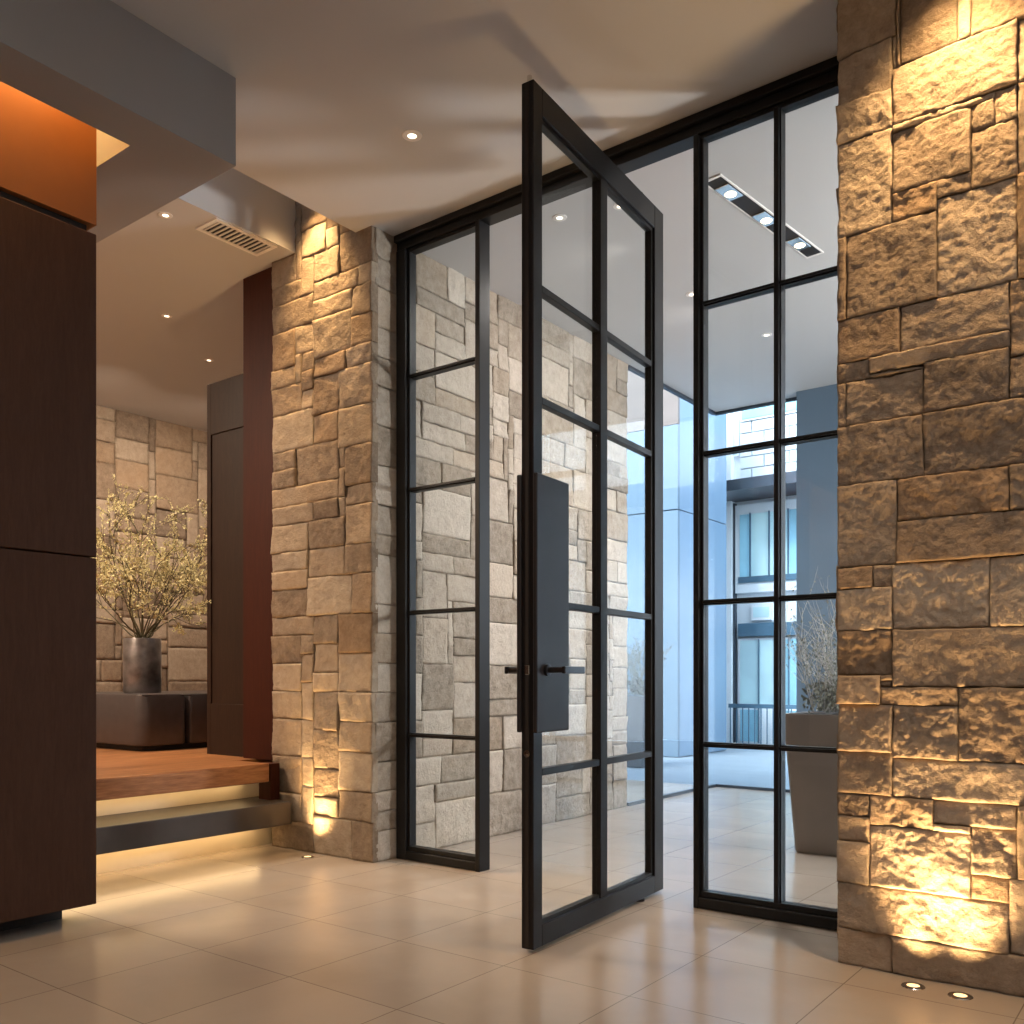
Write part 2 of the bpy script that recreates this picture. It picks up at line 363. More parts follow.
# right pier: courses read off the photograph (crop coordinates at three times size)
RW = -1.235; RY_ = 3.89
def right_rects():
    C1, C2, C3 = 0, 340, 684
    raw = [  # (left px, right px, top, bottom) at the block's left edge; px/py in thirds of a pixel from each crop origin
     (C1,440,640,-190,185),(C1,640,825,-190,200),(C1,825,1190,-200,130),
     (C1,450,630,185,330),(C1,630,1000,200,385),(C1,1000,1190,65,245),
     (C1,450,630,330,445),(C1,630,935,385,400),
     (C1,450,622,445,722),(C1,622,865,390,585),(C1,935,1000,270,365),(C1,865,1005,398,562),(C1,1005,1190,240,530),
     (C1,865,935,292,398),
     (C1,622,762,590,672),(C1,762,1010,590,890),(C1,1010,1190,532,845),
     (C1,450,490,725,968),(C1,490,762,690,955),
     (C1,450,650,970,1098),(C1,650,982,928,1062),(C1,982,1190,850,1075),
     (C2,455,560,80,135),(C2,560,985,55,100),(C2,985,1190,48,178),
     (C2,450,486,135,268),(C2,486,720,118,258),(C2,720,985,110,222),
     (C2,720,1190,222,408),(C2,455,720,266,442),
     (C2,455,640,442,685),(C2,640,982,420,545),(C2,982,1190,380,515),(C2,640,1190,545,672),
     (C2,455,568,688,750),(C2,455,630,752,878),(C2,568,630,680,750),(C2,630,920,675,870),(C2,920,1190,655,862),
     (C2,455,625,880,1010),(C2,625,1190,875,1045),
     (C3,465,590,-10,57),(C3,590,822,8,64),
     (C3,465,622,60,200),(C3,622,825,66,222),(C3,825,1190,10,232),
     (C3,465,622,202,328),(C3,622,1190,224,336),
     (C3,465,558,330,390),(C3,465,558,392,470),(C3,465,558,472,594),
     (C3,558,750,332,424),(C3,750,1002,346,438),(C3,1002,1190,372,590),(C3,558,862,428,602),(C3,862,1002,436,570),
     (C3,866,972,572,655),(C3,972,1190,590,815),
     (C3,465,975,594,730),(C3,465,632,732,842),(C3,632,1190,752,868),
    ]
    rs = []
    for oy, xl, xr, yt, yb in raw:
        pl = 684 + xl/3.012
        X0 = at_y(pl, 0, RY_)[0]; X1 = at_y(684 + xr/3.012, 0, RY_)[0]
        z1 = at_y(pl, oy + yt/3.012, RY_)[2]; z0 = at_y(pl, oy + yb/3.012, RY_)[2]
        rs.append([max(RW, X0) if xl > 480 else RW, X1, max(.0, z0), z1])
    thin = []
    vals = sorted(v for r in rs for v in (r[2], r[3])); grp = {}
    cur = [vals[0]]
    for v in vals[1:]:
        if v - cur[-1] < .012 and v - cur[0] < .03: cur.append(v)
        else:
            mean = sum(cur)/len(cur)
            for q in cur: grp[q] = mean
            cur = [v]
    for q in cur: grp[q] = sum(cur)/len(cur)
    bl_ = [[r[0], r[1], max(0, grp[r[2]]), grp[r[3]]] for r in rs]
    # share verticals too
    xs_ = sorted(v for r in bl_ for v in r[:2]); gx = {}; cur = [xs_[0]]
    def flush():
        for q in cur: gx[q] = cur[0] if abs(cur[0] - RW) < 1e-6 else sum(cur)/len(cur)
    for v in xs_[1:]:
        if v - cur[-1] < .008 and v - cur[0] < .018: cur.append(v)
        else: flush(); cur = [v]
    flush()
    for r in bl_: r[0] = gx[r[0]]; r[1] = gx[r[1]]
    # paint the blocks on a fine grid, fill holes from the nearest block, then cut every block's cells into rectangles
    X1 = max(r[1] for r in bl_); ZT_ = max(r[3] for r in bl_)
    bx = sorted({round(v, 4) for r in bl_ for v in r[:2]}); bz = sorted({round(v, 4) for r in bl_ for v in r[2:]} | {0.0})
    nx, nz = len(bx) - 1, len(bz) - 1
    own = [[-1]*nx for _ in range(nz)]
    for j in range(nz):
        for i in range(nx):
            cx, cz = (bx[i]+bx[i+1])/2, (bz[j]+bz[j+1])/2
            best = None
            for k, r in enumerate(bl_):
                if r[0] <= cx <= r[1] and r[2] <= cz <= r[3]:
                    sz = (r[1]-r[0])*(r[3]-r[2])
                    if best is None or sz < best[0]: best = (sz, k)
            if best is None:
                for k, r in enumerate(bl_):
                    dx = max(r[0]-cx, 0, cx-r[1]); dz = max(r[2]-cz, 0, cz-r[3])
                    dd = dx*3 + dz
                    if best is None or dd < best[0]: best = (dd, k)
            own[j][i] = best[1]
    out = []
    done = [[False]*nx for _ in range(nz)]
    for k in range(len(bl_)):
        while True:
            # largest free rectangle owned by block k
            best = None
            for j in range(nz):
                for i in range(nx):
                    if done[j][i] or own[j][i] != k: continue
                    wlim = nx
                    for j2 in range(j, nz):
                        w_ = i
                        while w_ < wlim and own[j2][w_] == k and not done[j2][w_]: w_ += 1
                        wlim = w_
                        if wlim <= i: break
                        ar = (bx[wlim]-bx[i])*(bz[j2+1]-bz[j])
                        if best is None or ar > best[0]: best = (ar, i, wlim, j, j2+1)
            if best is None: break
            _, i0, i1, j0, j1 = best
            for j in range(j0, j1):
                for i in range(i0, i1): done[j][i] = True
            if bx[i1]-bx[i0] > .022 and bz[j1]-bz[j0] > .022: out.append((bx[i0], bx[i1], bz[j0], bz[j1]))
            elif best[0] > .0: thin.append((bx[i0], bx[i1], bz[j0], bz[j1]))
    # thin leftovers go to a block sharing their whole edge
    for t in thin:
        for q, r in enumerate(out):
            if abs(r[0]-t[0]) < 1e-4 and abs(r[1]-t[1]) < 1e-4 and (abs(r[3]-t[2]) < 1e-4 or abs(r[2]-t[3]) < 1e-4):
                out[q] = (r[0], r[1], min(r[2], t[2]), max(r[3], t[3])); break
            if abs(r[2]-t[2]) < 1e-4 and abs(r[3]-t[3]) < 1e-4 and (abs(r[1]-t[0]) < 1e-4 or abs(r[0]-t[1]) < 1e-4):
                out[q] = (min(r[0], t[0]), max(r[1], t[1]), r[2], r[3]); break
        else: out.append(t)
    return out
rr = right_rects()
xr_end = max(r[1] for r in rr)
# resolve overlaps and gaps on a fine grid: each cell goes to one block
right_parts = [((0, RY_, 0), (1, 0, 0), (0, -1, 0), rr + ashlar(xr_end, 2.6, 0, 4.6, .08, (3, 7), (2, 4))),
               ((RW, 0, 0), (0, 1, 0), (-1, 0, 0), ashlar(RY_+.03, 4.75, 0, 4.16, .08, (2, 5), (2, 4)))]
w = structure(masonry(right_parts, 'wall_right', M['stone'], (.008, .03), .021), 'large rough stone wall beside the right end of the glass partition, lit from the floor', 'wall')
o = MB().box(RW+.03, 2.6, RY_+.028, 4.72, 0, 4.16).build('core', M['mortar'], w)
# left pier and its long return behind the glass
left_parts = [((0, 4.16, 0), (1, 0, 0), (0, -1, 0), ashlar(-5.31, -4.295, 0, 4.75, .065, (4, 8), (2, 4))),
              ((-4.3, 0, 0), (0, 1, 0), (1, 0, 0), ashlar(4.185, 7.45, 0, 4.15, .065, (4, 9), (2, 5))),
              ((0, 7.45, 0), (1, 0, 0), (0, 1, 0), ashlar(-4.92, -4.32, 0, 4.15, .065, (4, 8), (2, 4)))]
wl = structure(masonry(left_parts, 'wall_left', [M['stone_dim'], M['stone_pale'], M['stone_pale']], .015, .014, .0016, (-.003, .006)), 'pale split stone wall with a pier at the left end of the glass partition', 'wall')
MB().box(-5.28, -4.33, 4.19, 4.6, 0, 4.75).box(-4.9, -4.33, 4.6, 7.45, 0, 4.18).build('core', M['mortar'], wl)
# alcove back wall
back_parts = [((-9.6, 0, 0), (0, 1, 0), (1, 0, 0), ashlar(2.5, 7.0, .6, 4.19, .08, (4, 9), (2, 5)))]
wb = structure(masonry(back_parts, 'wall_back', M['stone'], .035, .010), 'stone wall at the back of the raised alcove behind the flowering branches', 'wall')
MB().box(-9.9, -9.63, 1.0, 7.0, 0, 4.17).build('core', M['mortar'], wb)

# ------------------------------------------------------------------ room shell
ZC = 4.13
structure(box('floor', M['floor'], -9.9, 3.2, -3.6, 9.41, -.1, 0))
structure(box('ground_pavement', M['pavement'], -16, 8, 9.41, 16, -.12, -.01))
structure(box('ground_pavement_side', M['pavement'], -16, -5.0, 7.45, 9.41, -.12, -.01))
structure(box('floor_verge', M['floor'], -5.0, -4.3, 7.45, 9.41, -.1, -.002))
c = MB().box(-3.9, 3.2, -3.6, 2.5, ZC, ZC+.25).box(-4.45, 3.2, 2.5, 4.16, ZC, ZC+.25).box(-4.31, 3.2, 4.16, 9.41, ZC, ZC+.25)
structure(c.build('ceiling', M['ceiling']))
c = MB().box(-9.9, -5.06, 2.45, 7.15, 4.17, 4.8).box(-9.9, -5.31, 1.0, 2.45, 4.17, 4.8)
structure(c.build('ceiling_alcove', M['ceiling']))
structure(box('ceiling_slot', M['ceiling'], -5.1, -4.2, 2.45, 4.2, 4.72, 4.8))
structure(box('trim_1', M['ceiling'], -4.5, -4.40, 2.6, 4.15, ZC+.25, 4.72))
# dropped beam with a lighting slot over the brown wall
b = MB().box(-4.02, -3.77, -3.6, 2.736, 3.70, 4.40).box(-5.6, -4.02, 2.33, 2.736, 3.70, 4.40).box(-5.6, -4.02, -3.6, 2.33, 4.13, 4.40)
structure(b.build('ceiling_beam', M['beam']))
# brown panelled wall with glowing upper band
p = MB()
p.box(-4.62, -4.32, -3.6, 2.33, .095, 1.785, .004).box(-4.62, -4.32, -3.6, 2.33, 1.792, 3.37, .004)
pw = structure(p.build('wall_panelled', M['brown']), 'dark brown panelled wall hovering above the floor at the left edge', 'wall')
box('core', M['darkline'], -4.61, -4.36, -3.6, 2.30, .11, 3.42, pw); box('shade_plinth', M['darkline'], -4.62, -4.54, -3.6, 2.27, 0, .11, pw)  # the set-back black band stands in for shade under the panel
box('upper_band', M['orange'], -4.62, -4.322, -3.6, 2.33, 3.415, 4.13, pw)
# rest of the shell, out of the picture
structure(box('wall_rear', M['plaster'], -4.62, 3.2, -3.8, -3.6, 0, ZC))
structure(box('wall_east', M['plaster'], 3.0, 3.2, -3.6, 3.9, 0, ZC))
structure(box('wall_hall', M['slate'], 1.6, 1.8, 4.75, 9.4, 0, ZC))
structure(box('wall_alcove_end', M['plaster'], -9.9, -4.65, .85, 1.0, 0, 4.2))
structure(box('wall_alcove_far', M['plaster'], -9.9, -4.9, 7.0, 7.15, 0, 4.2))
structure(box('wall_pier', M['slate'], -3.33, -.6, 9.2, 9.6, 0, ZC), 'slate blue wall pier behind the planter at the far end of the hall', 'wall')

# ------------------------------------------------------------------ steel and glass partition
YP = 4.42
h = MB().box(-4.285, -1.2, 4.345, 4.50, 4.085, 4.13, .003).box(-4.285, -1.2, 4.375, 4.48, 4.035, 4.085, .003)
structure(h.build('trim_2', M['black']), 'black steel head rail along the top of the glass partition', 'rail')
def sidelight(name, x0, x1, cols, bars, label, outer):
    f = MB(); z0, z1 = 0.0, 4.035; y0, y1 = 4.37, 4.475
    ol, orr = outer
    f.box(x0, x0+ol, y0, y1, z0, z1, .003); f.box(x1-orr, x1, y0, y1, z0, z1, .003)
    f.box(x0+ol, x1-orr, y0, y1, .004, .058, .003)
    xs = [x0+ol + (x1-orr-x0-ol)*k/cols for k in range(cols+1)]
    # sash ring in each bay, set back from the outer frame
    s = .018; ya, yb = 4.392, 4.455
    f.box(xs[0], xs[-1], ya, yb, .058, .088, .002); f.box(xs[0], xs[-1], ya, yb, z1-.02, z1, .002)
    f.box(xs[0], xs[0]+s, ya, yb, .088, z1-.02, .002); f.box(xs[-1]-s, xs[-1], ya, yb, .088, z1-.02, .002)
    o = structure(f.build(name, M['black']), label, 'window')
    zs = [.088] + bars + [z1-.02]
    for xm in xs[1:-1]:
        MB().box(xm-.018, xm+.018, ya, yb, .088, z1-.02, .002).box(xm-.012, xm+.012, ya-.02, ya, .088, z1-.02, .002).build('mullion', M['black'], o)
    for zb in bars:
        MB().box(xs[0]+s, xs[-1]-s, ya+.004, yb-.004, zb-.013, zb+.013, .002).box(xs[0]+s, xs[-1]-s, ya-.012, ya+.004, zb-.006, zb+.006).build('glazing_bar', M['black'], o)
    for k in range(cols):
        a = xs[k] + (s if k == 0 else .018); bb = xs[k+1] - (s if k == cols-1 else .018)
        for q in range(len(zs)-1):
            lo = zs[q] + (.013 if q else 0); hi = zs[q+1] - (.013 if q < len(zs)-2 else 0)
            MB().box(a, bb, YP-.003, YP+.003, lo, hi).build('pane', M['glass'], o)
    return o
sidelight('window_1', -4.285, -3.57, 1, [.823, 1.632, 2.442, 3.192], 'narrow fixed steel window against the pale stone pier', (.085, .036))
sidelight('window_2', -2.13, -1.24, 2, [.853, 1.594, 2.369, 3.150], 'tall fixed steel window two panes wide against the rough stone wall', (.030, .03))

# ------------------------------------------------------------------ pivot door, standing open
A = Vector((-2.32, 3.21, 0)); B = Vector((-2.417, 4.587, 0))
DL = (B - A).length; TH = .062
dang = math.atan2((B-A).y, (B-A).x)
door = thing('pivot_door', 'tall black steel and glass pivot door standing wide open in the partition', 'door', (A.x, A.y, 0), dang, kind='thing')
# local: x along the leaf from the free edge, -y is the face towards the right stone wall
y0, y1 = 0, TH
ZB, ZT = .018, 3.80
fr = .075
f = MB()
f.box(0, fr, y0, y1, ZB, ZT, .003); f.box(DL-.115, DL, y0, y1, ZB, ZT, .003)
f.box(fr, DL-.115, y0, y1, ZB, ZB+.095, .003); f.box(fr, DL-.115, y0, y1, ZT-.125, ZT, .003)
# stepped inner beads
f.box(fr, fr+.018, y0+.014, y1-.014, ZB+.095, ZT-.125); f.box(DL-.133, DL-.115, y0+.014, y1-.014, ZB+.095, ZT-.125)
f.box(fr, DL-.115, y0+.014, y1-.014, ZB+.095, ZB+.113); f.box(fr, DL-.115, y0+.014, y1-.014, ZT-.143, ZT-.125)
f.build('frame', M['black'], door)
# seal groove on the free edge
MB().box(-.004, 0, y0+.022, y1-.022, ZB+.01, ZT-.01).build('edge_seal', M['darkline'], door)
xm = .675
MB().box(xm-.036, xm+.036, y0+.006, y1-.006, ZB+.095, ZT-.125, .002).build('middle_stile', M['black'], door)
dz = [.783, 1.535, 2.43, 2.925]
zs = [ZB+.113] + dz + [ZT-.143]
for (a, b_) in ((fr+.018, xm-.036), (xm+.036, DL-.133)):
    for zb in dz:
        MB().box(a, b_, y0+.012, y1-.012, zb-.016, zb+.016, .002).build('glazing_bar', M['black'], door)
    for q in range(len(zs)-1):
        lo = zs[q] + (.016 if q else 0); hi = zs[q+1] - (.016 if q < len(zs)-2 else 0)
        MB().box(a, b_, TH/2-.003, TH/2+.003, lo, hi).build('pane', M['glass'], door)
for side, ya, yb in ((-1, -.022, 0), (1, TH, TH+.022)):
    pl = MB().box(-.006, .275, ya, yb, .962, 2.09, .004).build('handle_plate', M['blackfine'], door)
    pl['label'] = 'tall dark bronze plate behind the lever handle'
    s = side
    yl = ya if s < 0 else yb
    hm = MB()
    rot = Matrix.Translation((.075, yl, 1.235)) @ Matrix.Rotation(PI/2 if s < 0 else -PI/2, 4, 'X')
    hm.lathe([(.0, 0), (.027, 0), (.027, .012), (.013, .014), (.013, .105), (0, .105)], 20, rot)
    ye = yl + s*.105
    hm.box(.055, .235, min(ye, ye - s*.018), max(ye, ye - s*.018), 1.219, 1.251, .004, 2)
    hm.build('lever_handle', M['lever'], pl)
# latch bolts on the free edge
MB().box(-.006, .0, TH/2-.012, TH/2+.012, 1.215, 1.255, .002).build('latch', M['chrome'], door)
MB().lathe([(0, 0), (.016, 0), (.016, .006), (0, .007)], 16, Matrix.Translation((0, TH/2, .87)) @ Matrix.Rotation(-PI/2, 4, 'Y')).build('lock_cylinder', M['chrome'], door)
MB().lathe([(0, 0), (.02, 0), (.02, .014), (.008, .018), (0, .018)], 16, Matrix.Translation((1.13, TH/2, ZT))).build('top_pivot', M['black'], door)
MB().lathe([(0, 0), (.03, 0), (.03, .010), (.018, .012), (.018, .018), (0, .018)], 16, Matrix.Translation((1.13, TH/2, 0))).build('floor_pivot', M['black'], door)
MB().lathe([(0, -.02), (.011, -.02), (.011, .026), (0, .028)], 12, Matrix.Translation((.012, TH/2-.004, ZT))).build('top_bolt', M['chrome'], door)

# ------------------------------------------------------------------ alcove: steps, platform, door, bench
st = thing('floating_step', 'dark grey floating step with a lit underside below the timber platform', 'step', (-5.03, 2.6, 0))
MB().box(-.47, 0, -1.5, 1.51, .19, .345, .006, 2).build('tread', M['step'], st)
MB().box(-.42, -.37, -1.5, 1.80, 0, .19).build('riser', M['riser'], st)
MB().box(-.33, -.30, -1.5, 1.48, .182, .189).build('light_strip', M['led'], st)
pf = thing('timber_platform', 'honey brown timber platform with a thick front edge at the top of the steps', 'platform', (-5.2, 2.6, 0))
MB().box(-4.36, 0, -1.5, 1.45, .475, .605, .004).box(-4.36, -.35, 1.45, 4.38, .475, .605).build('deck', M['timber'], pf)
MB().box(-.30, -.25, -1.5, 1.80, .345, .475).build('riser', M['riser'], pf)
MB().box(-.20, -.18, -1.5, 1.40, .468, .4745).build('light_strip', M['led'], pf)
structure(MB().box(-5.70, -5.29, 4.20, 4.42, .605, 4.17, .003).box(-5.33, -5.20, 4.06, 4.14, .345, .60, .002).build('trim_3', M['pier_wood']), 'red brown timber pier between the dark alcove door and the stone pier', 'pier')
d = MB()
x0, x1, ya, yb = -6.24, -5.70, 4.26, 4.32
d.box(x0, x0+.05, ya, yb, .605, 3.5, .002).box(x1-.05, x1, ya, yb, .605, 3.5, .002).box(x0+.05, x1-.05, ya, yb, 3.10, 3.5, .002).box(x0+.05, x1-.05, ya, yb, .605, 1.0, .002)
dd = structure(d.build('door_1', M['door_wood']), 'dark stained wooden door at the right side of the raised alcove', 'door')
box('door_panel', M['door_wood'], x0+.05, x1-.05, ya+.012, yb-.01, 1.0, 3.10, dd)
# bench
def rounded(x0, x1, y0, y1, r, n=8):
    pts = []
    for cx, cy, a0 in ((x1-r, y1-r, 0), (x0+r, y1-r, PI/2), (x0+r, y0+r, PI), (x1-r, y0+r, 1.5*PI)):
        for k in range(n+1):
            a = a0 + PI/2*k/n; pts.append((cx + r*math.cos(a), cy + r*math.sin(a)))
    return pts
bn = thing('leather_bench', 'low dark leather bench block with rounded corners on the timber platform', 'bench', (-6.78, 4.02, .605))
MB().prism(rounded(-1.55, -.06, .06, 2.6, .12), .0, .05).build('base', M['darkline'], bn)
for (ya, yb) in ((0, .445), (.450, .95), (.955, 1.5), (1.505, 2.7)):
    MB().prism(rounded(-1.6, 0, ya, yb, .10 if ya == 0 else .02), .045, .465, .018).build('seat_cushion', M['leather'], bn, True)
MB().tube([(-.008, .02, .452), (-.008, 2.68, .452)], .006, .006, 6).build('piping', M['lever'], bn)
# vase and branches
vx, vy = -7.36, 4.38
v = thing('cylinder_vase', 'mottled grey cylinder vase standing on the leather bench', 'vase', (vx, vy, 1.071))
MB().lathe([(.0, 0), (.148, 0), (.155, .01), (.157, .25), (.155, .465), (.150, .472), (.143, .465), (.143, .44), (0, .44)], 40).build('body', M['vase'], v, True)
MB().lathe([(.0, .441), (.142, .441), (.142, .470), (0, .471)], 24).build('filling', M['soil'], v)
br = thing('flowering_branches', 'spreading bare branches with tiny pale yellow blossoms in the grey vase', 'branches', (vx, vy, 1.546))
tw, bl = MB(), MB()
rnd = random.Random(11)
def leaf(mb, p, s):
    d1 = Vector((rnd.gauss(0, 1), rnd.gauss(0, 1), rnd.gauss(0, 1))).normalized(); d2 = d1.orthogonal().normalized()
    p = Vector(p); b = mb.bm
    vs = [b.verts.new(p), b.verts.new(p + d1*s*.5 + d2*s*.32), b.verts.new(p + d1*s), b.verts.new(p + d1*s*.5 - d2*s*.32)]
    b.faces.new(vs)
def branch(mbt, mbl, p, d, ln, r, depth, leaf_n, leaf_s, curl=.25, up=.05):
    p = Vector(p); d = Vector(d).normalized(); n = 7; pts = [p.copy()]
    for k in range(n):
        d = (d + Vector((rnd.gauss(0, curl), rnd.gauss(0, curl), rnd.gauss(0, curl) + up)) * .35).normalized()
        p = p + d*ln/n; p.z = max(p.z, .012); pts.append(p.copy())
    mbt.tube(pts, r, r*.35, 4)
    for k in range(leaf_n):
        t = rnd.uniform(.25, 1)*n; i = min(int(t), n-1); q = pts[i].lerp(pts[i+1], t-i)
        if mbl: leaf(mbl, q + Vector((rnd.gauss(0, .006), rnd.gauss(0, .006), abs(rnd.gauss(0, .006)) + .006)), leaf_s*rnd.uniform(.6, 1.4))
    if depth:
        for k in range(rnd.randint(4, 6)):
            t = rnd.uniform(.3, .98)*n; i = min(int(t), n-1); q = pts[i].lerp(pts[i+1], t-i)
            dd_ = (pts[i+1]-pts[i]).normalized(); side = Vector((rnd.gauss(0, 1), rnd.gauss(0, 1), rnd.gauss(0, .6))).normalized()
            branch(mbt, mbl, q, dd_ + side*.75, ln*rnd.uniform(.28, .5), r*.55, depth-1, leaf_n, leaf_s, curl, up)
for k in range(26):
    a = rnd.uniform(0, 2*PI); tilt = rnd.uniform(.1, 1.15)
    dr = Vector((math.cos(a)*math.sin(tilt), math.sin(a)*math.sin(tilt), math.cos(tilt)))
    # leave the vase by its mouth
    mouth = Vector((math.cos(a), math.sin(a), 0)) * rnd.uniform(.02, .10)
    tw.tube([mouth*.6 + Vector((0, 0, .0)), mouth + Vector((0, 0, .03))], .007, .006, 4)
    branch(tw, bl, mouth + Vector((0, 0, .03)), dr, rnd.uniform(.66, 1.12), .006, 2, 22, .016, .3, .0)
tw.build('twig', M['twig'], br); o = bl.build('blossom', M['blossom'], br); o['kind'] = 'stuff'

# ------------------------------------------------------------------ planters
def planter(name_label, shrub_label, x, y, pot='pot', twig='twig_grey', leafm='twig_dark'):
    pt = thing('tall_planter', name_label, 'planter', (x, y, 0), group='tall grey planters')
    prof = []
    b = bmesh.new(); rings = []
    for w_, z_, in ((.19, .0), (.20, .012), (.262, .93), (.262, .955), (.235, .955), (.228, .86)):
        rings.append([b.verts.new((px_*1.0, py_*1.0, z_)) for px_, py_ in rounded(-w_, w_, -w_, w_, .05, 4)])
    n = len(rings[0])
    for a_, c_ in zip(rings, rings[1:]):
        for k in range(n): b.faces.new((a_[k], a_[(k+1) % n], c_[(k+1) % n], c_[k]))
    b.faces.new(rings[0][::-1]); bmesh.ops.recalc_face_normals(b, faces=b.faces)
    mb = MB(); mb.merge(b); mb.build('pot', M[pot], pt, True)
    MB().prism(rounded(-.226, .226, -.226, .226, .05, 4), .90, .950).build('soil', M['soil'], pt)
    sh = thing('twiggy_shrub', shrub_label, 'shrub', (x, y, .957), group='twiggy shrubs in planters')
    t, lf = MB(), MB()
    for k in range(40):
        a = rnd.uniform(0, 2*PI); tilt = abs(rnd.gauss(0, .36)) + .05
        dr = Vector((math.cos(a)*math.sin(tilt), math.sin(a)*math.sin(tilt), math.cos(tilt)))
        base = Vector((rnd.uniform(-.13, .13), rnd.uniform(-.13, .13), .01))
        branch(t, lf, base, dr, rnd.uniform(.42, .76), .0042, 1, 5, .018, .3, .1)
    for k in range(700):
        a = rnd.uniform(0, 2*PI); r = rnd.uniform(0, .2)
        leaf(lf, (r*math.cos(a), r*math.sin(a), rnd.uniform(.02, .22)), .03)
    t.build('twig', M[twig], sh); o = lf.build('foliage', M[leafm], sh); o['kind'] = 'stuff'
    return pt, sh
planter('tall tapered grey planter behind the two pane wide fixed window', 'pale twiggy shrub in the planter behind the two pane wide window', -2.06, 6.38)
planter('tall grey planter outside seen through the open door past the stone wall end', 'grey green shrub in the outdoor planter seen through the open door', -6.16, 10.96, 'pot_shaded', 'twig', 'leaf_dark')

# ------------------------------------------------------------------ hall end glazing
def glazed(name, x0, x1, y0, y1, label):
    f = MB()
    if x1 - x0 > y1 - y0:
        f.box(x0, x1, y0, y1, 0, .03).box(x0, x1, y0, y1, ZC-.03, ZC).box(x1-.03, x1, y0, y1, 0, ZC)
        o = structure(f.build(name, M['canopy']), label, 'window')
        MB().box(x0, x1-.03, (y0+y1)/2-.004, (y0+y1)/2+.004, .03, ZC-.03).build('pane', M['glass_ar'], o)
    else:
        f.box(x0, x1, y0, y1, 0, .03).box(x0, x1, y0, y1, ZC-.03, ZC)
        o = structure(f.build(name, M['canopy']), label, 'window')
        MB().box((x0+x1)/2-.004, (x0+x1)/2+.004, y0, y1, .03, ZC-.03).build('pane', M['glass_ar'], o)
    return o
glazed('window_3', -4.31, -3.33, 9.37, 9.41, 'frameless tall glazing at the far end of the hall')
glazed('window_daylight', -.6, 1.6, 9.37, 9.41, 'added unseen glazing right of the slate pier, letting daylight into the hall')  # unseen opening added so daylight reaches the stone return
glazed('window_4', -4.33, -4.29, 7.47, 9.37, 'frameless glazing continuing the line of the pale stone wall')

# ------------------------------------------------------------------ outdoors
pv = thing('clad_pavilion', 'blue grey panel clad building corner across the paving outside', 'building', (-6.36, 12.6, 0))
bm_ = MB()
for (ya, yb) in ((0, .84), (.852, 1.7)):
    for (za, zb) in ((0, 3.75), (3.765, 7.6)):
        bm_.box(-.08, 0, ya, yb, za, zb, .004)
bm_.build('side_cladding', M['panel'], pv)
bm_ = MB()
for (xa, xb) in ((-1.3, -.0), (-2.6, -1.312), (-3.9, -2.612)):
    for (za, zb) in ((0, 3.75), (3.765, 5.05)): bm_.box(xa, xb-.002, -.06, .0, za, zb, .004)
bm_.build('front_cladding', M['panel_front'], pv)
box('parapet', M['brownsoffit'], -3.9, -.002, -.06, 0, 5.06, 7.6, pv)
box('core', M['darkline'], -3.88, -.085, .002, 1.69, 0, 7.58, pv)

wb_ = thing('white_building', 'bright white building with pale blue windows and a dark canopy across the paving', 'building')
YF = 16.0
def fpx(pxa, pxb, pya, pyb, y=YF):
    xa = at_y(pxa, 0, y)[0]; xb = at_y(pxb, 0, y)[0]
    mid = (pxa + pxb)/2
    return xa, xb, at_y(770, pyb, y)[2], at_y(770, pya, y)[2]
def fbox(name, mat, pxa, pxb, pya, pyb, d0, d1, parent=wb_, bev=0):
    xa, xb, za, zb = fpx(pxa, pxb, pya, pyb)
    return MB().box(xa, xb, YF-d1, YF-d0, max(0, za), zb, bev).build(name, mat, parent)
xl = at_y(724, 0, YF)[0]
MB().box(xl, 4, YF, YF+.3, 0, 11).build('wall', M['white'], wb_)
# upper stonework with open joints
s = MB()
xa, xb, za, zb = fpx(741, 900, 418, 490)
for j in range(6):
    n = 6
    hh = (zb-za)/6
    for i in range(n):
        o_ = (j % 2)*.5
        x_0 = xa + (xb-xa)*(i-o_)/n; x_1 = xa + (xb-xa)*(i+1-o_)/n
        s.box(max(xa, x_0)+.012, x_1-.012, YF-.06, YF, za+j*hh+.012, za+(j+1)*hh-.012)
s.build('stone_cladding', M['whitestone'], wb_)
fbox('pilaster', M['white'], 725, 735, 380, 745, .0, .18)
fbox('downpipe', M['canopy'], 735.2, 737, 500, 745, .0, .10)
w0 = fbox('window', M['white'], 726, 740, 408, 452, .0, .08); fbox('pane', M['cyanglass'], 727.5, 738.5, 411, 450, .08, .09, w0)
w0 = fbox('window', M['white'], 742, 900, 384, 418, .0, .08); fbox('pane', M['blueglass'], 743.5, 899, 386, 416, .08, .09, w0)
